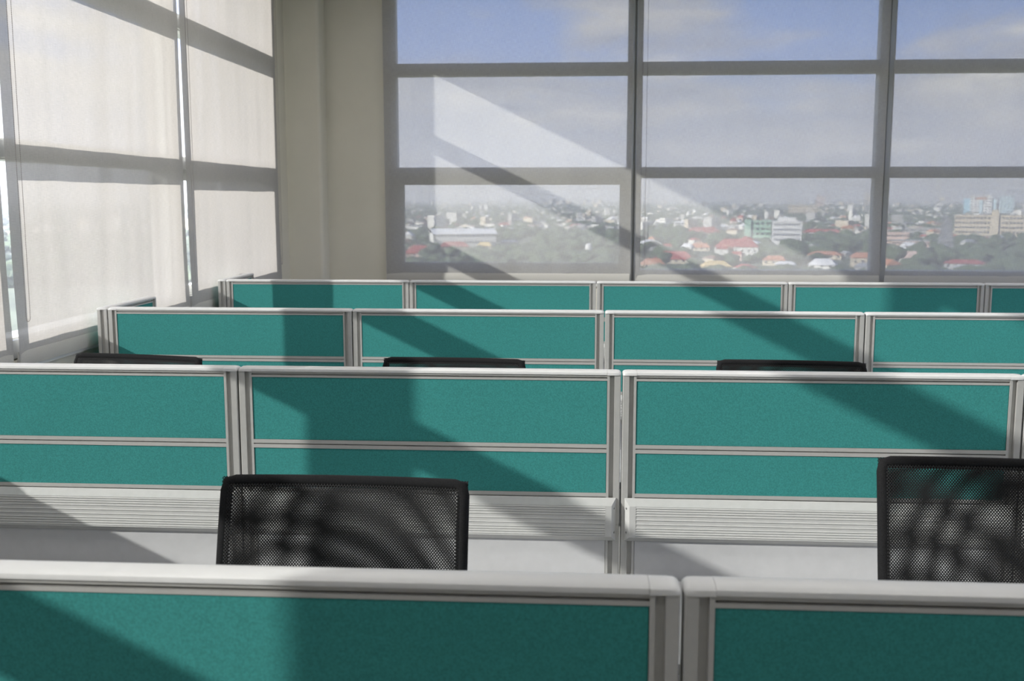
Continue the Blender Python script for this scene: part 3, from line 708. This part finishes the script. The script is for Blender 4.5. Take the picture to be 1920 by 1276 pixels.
m = MB(); lattice(m, 0, 0, 0, 30*s, 1.6*s, 8); m.build('mast', M['hwhite'], r)
m = MB(); lattice(m, 0, 30*s, -14*s, 104*s, 1.5*s, 20); m.build('jib', M['hwhite'], r)
m = MB(); m.box(-2*s, 7*s, -2, 2, 26*s, 31*s); m.build('cab', M['hcream'], r)
tag(r, 'tall pale crane with a leaning jib rising over the skyline at right', 'crane')
r = empty('slate_tower'); place(r, 1772, 474); s = mpp(1772, 474)
MB().prism([(-15*s, 0), (15*s, 0), (11*s, 26*s), (8*s, 56*s), (0, 62*s), (-7*s, 55*s), (-12*s, 24*s)], 0, 14, 'y').build('tower_body', M['slate'], r)
MB().box(-9*s, 9*s, -1, 0, 20*s, 21*s).build('ledge', M['hgrey'], r)
tag(r, 'dark slate grey tapering tower in the right-hand window', 'tower')
r = empty('domed_hall'); place(r, 1222, 470, 0.1); s = mpp(1222, 470)
MB().box(-20*s, 20*s, 0, 26, 0, 8*s).build('wall', M['hgrey'], r)
m = MB(); ar = [(20*s*cos(pi*k/12), 8*s+11*s*sin(pi*k/12)) for k in range(13)]
m.prism(ar+[(x*0.92, (z-8*s)*0.88+8*s) for x, z in reversed(ar)], -1, 28, 'y'); m.build('roof', M['rwhite'], r, smooth=True)
tag(r, 'white vaulted hall roof just right of the middle mullion', 'hall')
r = empty('white_dome'); place(r, 1877, 500); s = mpp(1877, 500)
MB().lathe([(7*s, 0), (7*s, 5*s), (6*s, 9*s), (3.4*s, 12*s), (0.1, 13*s)], 16).build('dome_shell', M['rwhite'], r, smooth=True)
tag(r, 'small white dome at the bottom right of the city view', 'dome')
# distinct houses: (px, py, width px, wall h px, roof h px, wall, roof, depth m, label)
DH = [(1380, 478, 78, 15, 14, 'hwhite', 'rred', 16, 'wide white house under a red hip roof below the mint green building'),
      (1262, 494, 74, 8, 14, 'hcream', 'rred', 16, 'large red-roofed house at the bottom left of the middle window'),
      (1225, 505, 40, 9, 11, 'hcream', 'rorange', 13, 'orange-roofed house at the foot of the middle mullion'),
      (790, 482, 66, 7, 14, 'hpink', 'rred', 16, 'big red-roofed house at the lower left corner of the city view'),
      (852, 466, 54, 4, 9, 'hcream', 'rred', 12, 'low red-roofed house in front of the warehouse'),
      (908, 468, 26, 7, 7, 'hcream', 'ryellow', 10, 'small yellow house in front of the warehouse'),
      (815, 432, 28, 4, 4, 'hcream', 'rorange', 14, 'orange-roofed house behind the warehouse on the left'),
      (790, 424, 22, 3, 3, 'hcream', 'rorange', 14, 'yellowish house with orange roof left of the warehouse'),
      (952, 460, 34, 7, 3, 'hwhite', 'rwhite', 10, 'small white shed right of the warehouse'),
      (945, 428, 24, 5, 6, 'hwhite', 'rred', 12, 'white house with red roof behind the warehouse on the right'),
      (1540, 442, 70, 6, 6, 'hgrey', 'rred', 16, 'long dark red roof right of the white five-storey block'),
      (1450, 498, 40, 10, 8, 'hcream', 'rorange', 13, 'orange-roofed house below the white five-storey block'),
      (1472, 508, 34, 12, 5, 'skyblue', 'rwhite', 12, 'pale blue house at the window sill'),
      (1345, 508, 50, 8, 10, 'hcream', 'ryellow', 14, 'cream and yellow house at the window sill'),
      (1545, 486, 60, 8, 6, 'hcream', 'rorange', 14, 'cream house with pale orange roof left of the right mullion'),
      (1540, 504, 46, 7, 11, 'hwhite', 'rwhite', 14, 'white gabled house at the sill, left of the right mullion'),
      (1618, 500, 40, 16, 9, 'hcream', 'rorange', 14, 'tall orange-roofed house against the right mullion'),
      (1709, 494, 34, 9, 12, 'hwhite', 'hpink', 14, 'pale pink gabled house in the right-hand window'),
      (1680, 504, 40, 5, 6, 'hwhite', 'rred', 14, 'red-roofed house at the lower left of the right-hand window'),
      (1808, 506, 66, 11, 6, 'hgrey', 'rred', 18, 'long low dull red roof at the bottom of the right-hand window'),
      (1322, 440, 60, 4, 10, 'hcream', 'rred', 18, 'dull red roof left of the mint green building'),
      (1310, 470, 40, 6, 8, 'hcream', 'rorange', 14, 'orange roof among trees in the middle window'),
      (1275, 430, 20, 12, 3, 'hwhite', 'rwhite', 10, 'small white house in the middle window, right of the two tanks'),
      (1080, 430, 30, 5, 5, 'hwhite', 'rred', 14, 'red-roofed house right of centre in the left window')]
for (px, py, wpx, hp, rp, wm, rm, dm, lab) in DH:
    s = mpp(px, py); r = empty('house'); place(r, px, py, random.uniform(-0.25, 0.25))
    w = wpx*s; h = hp*s; rh = rp*s
    MB().box(-w/2, w/2, 0, dm, 0, h).build('wall', M[wm], r)
    m = MB(); X = w/2+0.8; k = min(w*0.25, dm*0.5)
    m.add([(-X, -0.8, h), (X, -0.8, h), (X, dm+0.8, h), (-X, dm+0.8, h), (-X+k, dm/2, h+rh), (X-k, dm/2, h+rh)], [(0, 1, 5, 4), (1, 2, 5), (2, 3, 4, 5), (3, 0, 4), (0, 3, 2, 1)])
    m.build('roof', M[rm], r)
    nwn = max(2, int(w/5)); wm_ = MB().box(-0.8, 0.8, -0.15, 0.02, 0, min(1.6, h*0.4)).mesh('window', M['dark'])
    for c in range(nwn): link(wm_, 'window', r, (-w/2+w*(c+0.5)/nwn, 0, h*0.45))
    tag(r, lab, 'house')
for k, (px, py) in enumerate(((1303, 402), (1324, 408), (1291, 406))):
    r = empty('water_tank'); place(r, px, py); s = mpp(px, py)
    MB().lathe([(3.6*s, 0), (3.6*s, 7*s), (2.5*s, 8.5*s), (0.3, 9*s)], 14).build('tank_shell', M['rwhite'], r, smooth=True)
    tag(r, ['round white water tank, topmost of three in the middle window', 'round white water tank, rightmost of three in the middle window', 'round white water tank, leftmost of three in the middle window'][k], 'tank', 'white water tanks in the city')

# ordinary houses further out: individuals near, one mass beyond
KINDS_ = [('hwhite', 'rred', 'red-roofed'), ('hcream', 'rorange', 'orange-roofed'), ('hwhite', 'rwhite', 'white-roofed'), ('hgrey', 'rgrey', 'grey-roofed'), ('hcream', 'rbrown', 'brown-roofed'), ('hpink', 'rred', 'pink-walled')]
HM = [[hip(rt.uniform(8, 12), rt.uniform(6, 9), rt.uniform(3, 5.5), rt.uniform(1.2, 2.4), 0.35).mesh('house_body', [M[a], M[b]]) for _ in range(3)] for a, b, _n in KINDS_]
taken = [gp(d_[0], d_[1]).xy for d_ in DH] + [gp(872, 455).xy, gp(840, 458).xy, gp(905, 458).xy, gp(1419, 455).xy, gp(1474, 455).xy, gp(1862, 445).xy, gp(1820, 445).xy, gp(1733, 444).xy, gp(1682, 452).xy, gp(1706, 464).xy, gp(1772, 470).xy, gp(1222, 464).xy, gp(1104, 472).xy, gp(1303, 402).xy, gp(1324, 408).xy, gp(1291, 406).xy]
rh_ = random.Random(21); cnt = 0
PARKS = [(gp(1075, 468).xy, 330, 85), (gp(1250, 436).xy, 260, 70), (gp(1500, 492).xy, 90, 40), (gp(1740, 492).xy, 120, 60), (gp(1860, 476).xy, 110, 60), (gp(1600, 455).xy, 200, 60), (gp(960, 480).xy, 110, 70)]
def park(x, y):
    p = Vector((x, y))
    for (c, rl, rs) in PARKS:
        d = c.normalized(); along = (p-c).dot(d); side = (p-c).x*d.y-(p-c).y*d.x
        if (along/rl)**2+(side/rs)**2 < 1: return True
    return False
houses_near = []
while cnt < 280:
    a = rh_.uniform(-0.36, 0.42); dd = 700+1700*rh_.random()**1.1
    P = Vector((sin(a)*dd, cos(a)*dd, ZG))
    if park(P.x, P.y): continue
    if any((P.xy-t).length < 34 for t in taken): continue
    if len(houses_near) > 8 and min((P-q).length for q in houses_near) < 17: continue
    if rh_.random() < 0.45 and sin(P.x*0.006+1)*cos(P.y*0.005) > 0.15: continue
    k = rh_.choices(range(6), (3, 2, 4, 4, 3, 1))[0]
    o = link(rh_.choice(HM[k]), 'house', None, P, (0, 0, rh_.uniform(0, pi)))
    sc = rh_.uniform(0.85, 1.5); o.scale = (sc, sc, sc*rh_.uniform(0.9, 1.5))
    tag(o, 'small %s house in the hazy city beyond the back windows' % KINDS_[k][2], 'house', '%s houses of the city' % KINDS_[k][2]); houses_near.append(P); cnt += 1
def mass(name, specs, label):
    """a far sheet of roofs too small to tell apart, one object"""
    vs = []; fs = []; mi = []
    for (x, y, w, d, h, rot, k) in specs:
        b = len(vs); c_, s_ = cos(rot), sin(rot)
        for z in (0, h):
            for (a, e) in ((-w/2, -d/2), (w/2, -d/2), (w/2, d/2), (-w/2, d/2)): vs.append((x+a*c_-e*s_, y+a*s_+e*c_, ZG+z))
        for f in ((4, 5, 6, 7), (0, 1, 5, 4), (1, 2, 6, 5), (2, 3, 7, 6), (3, 0, 4, 7)): fs.append(tuple(b+i for i in f)); mi.append(k % 3 if len(mi) % 5 else k)
    me = bpy.data.meshes.new(name); me.from_pydata(vs, [], fs)
    for q in ('hwhite', 'hcream', 'hgrey', 'rred', 'rwhite', 'rgrey', 'rorange'): me.materials.append(M[q])
    me.polygons.foreach_set('material_index', mi); o = link(me, name); tag(o, label, 'buildings', None, 'stuff'); return o
sp = []
for _ in range(5200):
    a = rh_.uniform(-0.75, 0.75); dd = 1500+6500*rh_.random()**1.4
    sp.append((sin(a)*dd, cos(a)*dd, rh_.uniform(9, 26), rh_.uniform(8, 16), rh_.uniform(4, 9) if rh_.random() < .94 else rh_.uniform(12, 24), rh_.uniform(0, 3), rh_.randrange(7)))
mass('city_sprawl', sp, 'hazy sprawl of distant roofs below the skyline')
sp = []
for _ in range(170):
    a = rh_.uniform(-0.75, 0.75); dd = rh_.uniform(6500, 11000)
    sp.append((sin(a)*dd, cos(a)*dd, rh_.uniform(20, 60), rh_.uniform(20, 40), rh_.uniform(15, 48)*(1 if sin(a*14+1) > -0.2 else 0.5), rh_.uniform(0, 3), rh_.randrange(3)))
mass('skyline_towers', sp, 'faint grey towers along the horizon')
# trees
def crown(seed, sub=2):
    rr = random.Random(seed); bm = bmesh.new()
    for k in range(5):
        c = Vector((rr.uniform(-.5, .5), rr.uniform(-.5, .5), rr.uniform(0.55, 1.0))) if k else Vector((0, 0, .75)); ra = rr.uniform(.35, .6)
        res = bmesh.ops.create_icosphere(bm, subdivisions=sub, radius=ra)
        for v in res['verts']: v.co = v.co*(1+rr.uniform(-.16, .16)); v.co.z *= 0.8; v.co += c
    me = bpy.data.meshes.new('crown'); bm.to_mesh(me); bm.free(); me.materials.append(M['tree']); me.polygons.foreach_set('use_smooth', [False]*len(me.polygons)); return me
CR = [crown(i) for i in range(4)]
ME_TR = MB().lathe([(0.07, 0), (0.05, 0.5)], 6).mesh('trunk', M['trunk'])
tspots = [(1085, 470, 34), (1152, 490, 38), (1020, 480, 36), (985, 470, 26), (1045, 504, 44), (1150, 455, 30), (1000, 500, 44), (940, 490, 36), (1250, 455, 26), (1500, 500, 44), (1495, 484, 36), (1420, 492, 34), (1300, 500, 30), (1590, 470, 34), (1740, 500, 46), (1780, 490, 40), (1840, 480, 40), (1880, 474, 34), (1680, 482, 30), (1725, 478, 34), (820, 500, 40), (880, 505, 44), (1180, 430, 24), (1570, 456, 24), (1630, 455, 26), (1750, 470, 24), (1820, 462, 26), (1900, 505, 46), (1370, 500, 30), (1055, 445, 24), (1000, 440, 22), (965, 435, 18), (765, 445, 22), (775, 455, 24)]
for i in range(110):
    tspots.append((rh_.uniform(700, 1930), 404+105*rh_.random()**1.2, None))
nt_ = 0
for (px, py, w) in tspots:
    p = gp(px, py)
    if w is None and any((p.xy-t).length < 20 for t in taken): continue
    s = mpp(px, py); wid = (w*s if w else rh_.uniform(9, 17)); r = empty('tree'); r.location = p
    sc = wid/1.5; o = link(CR[nt_ % 4], 'crown', r, (0, 0, 0), (0, 0, rh_.uniform(0, 6)), (sc, sc, sc*rh_.uniform(.65, .95))); link(ME_TR, 'trunk', r, (0, 0, 0), (0, 0, 0), (sc, sc, sc*1.0))
    tag(r, 'dark green bushy tree between the houses of the city', 'tree', 'trees of the city'); nt_ += 1
def blocked(x, y, reach=75, half=26):
    p = Vector((x, y)); L1 = p.length
    for t in taken:
        L2 = t.length; a = t/L2; along = p.dot(a); side = abs(p.x*a.y-p.y*a.x)
        if side < half and -reach < along-L2 < 30: return True
    return False
bm = bmesh.new(); base = bmesh.new(); bmesh.ops.create_icosphere(base, subdivisions=1, radius=1); bv = [v.co.copy() for v in base.verts]; bf = [tuple(v.index for v in f.verts) for f in base.faces]; base.free(); bm.free()
vs = []; fs = []
for _ in range(9000):
    a = rh_.uniform(-0.62, 0.62); dd = 650+6500*rh_.random()**1.6
    x, y = sin(a)*dd, cos(a)*dd
    if dd < 2400 and blocked(x, y): continue
    if dd < 2600 and min((Vector((x, y, ZG))-q).length for q in houses_near) < 11: continue
    sz = rh_.uniform(4, 9)*(1+dd/5000); b = len(vs)
    for c in bv: vs.append((x+c.x*sz*rh_.uniform(.8, 1.15), y+c.y*sz, ZG+(c.z*0.6+0.45)*min(sz, 10)))
    fs += [tuple(b+i for i in f) for f in bf]
me = bpy.data.meshes.new('tree_canopy'); me.from_pydata(vs, [], fs); me.materials.append(M['tree']); o = link(me, 'tree_canopy'); tag(o, 'dark green tree canopy filling the gaps between far houses', 'trees', None, 'stuff')
# thin haze lying over the city
hz = MB().box(-15000, 15000, 60, 24000, ZG-1, 420).build('haze', [])
hm_ = bpy.data.materials.new('haze'); hm_.use_nodes = True; _t = hm_.node_tree; _t.nodes.clear()
_v = N(_t, 'ShaderNodeVolumeScatter'); _v.inputs['Color'].default_value = (0.86, 0.90, 0.96, 1); _v.inputs['Density'].default_value = 0.00017; _v.inputs['Anisotropy'].default_value = 0.2
_o = N(_t, 'ShaderNodeOutputMaterial'); L(_t, _v.outputs[0], _o.inputs['Volume'])
hz.data.materials.append(hm_); tag(hz, 'thin bluish haze over the city', 'haze', None, 'stuff')
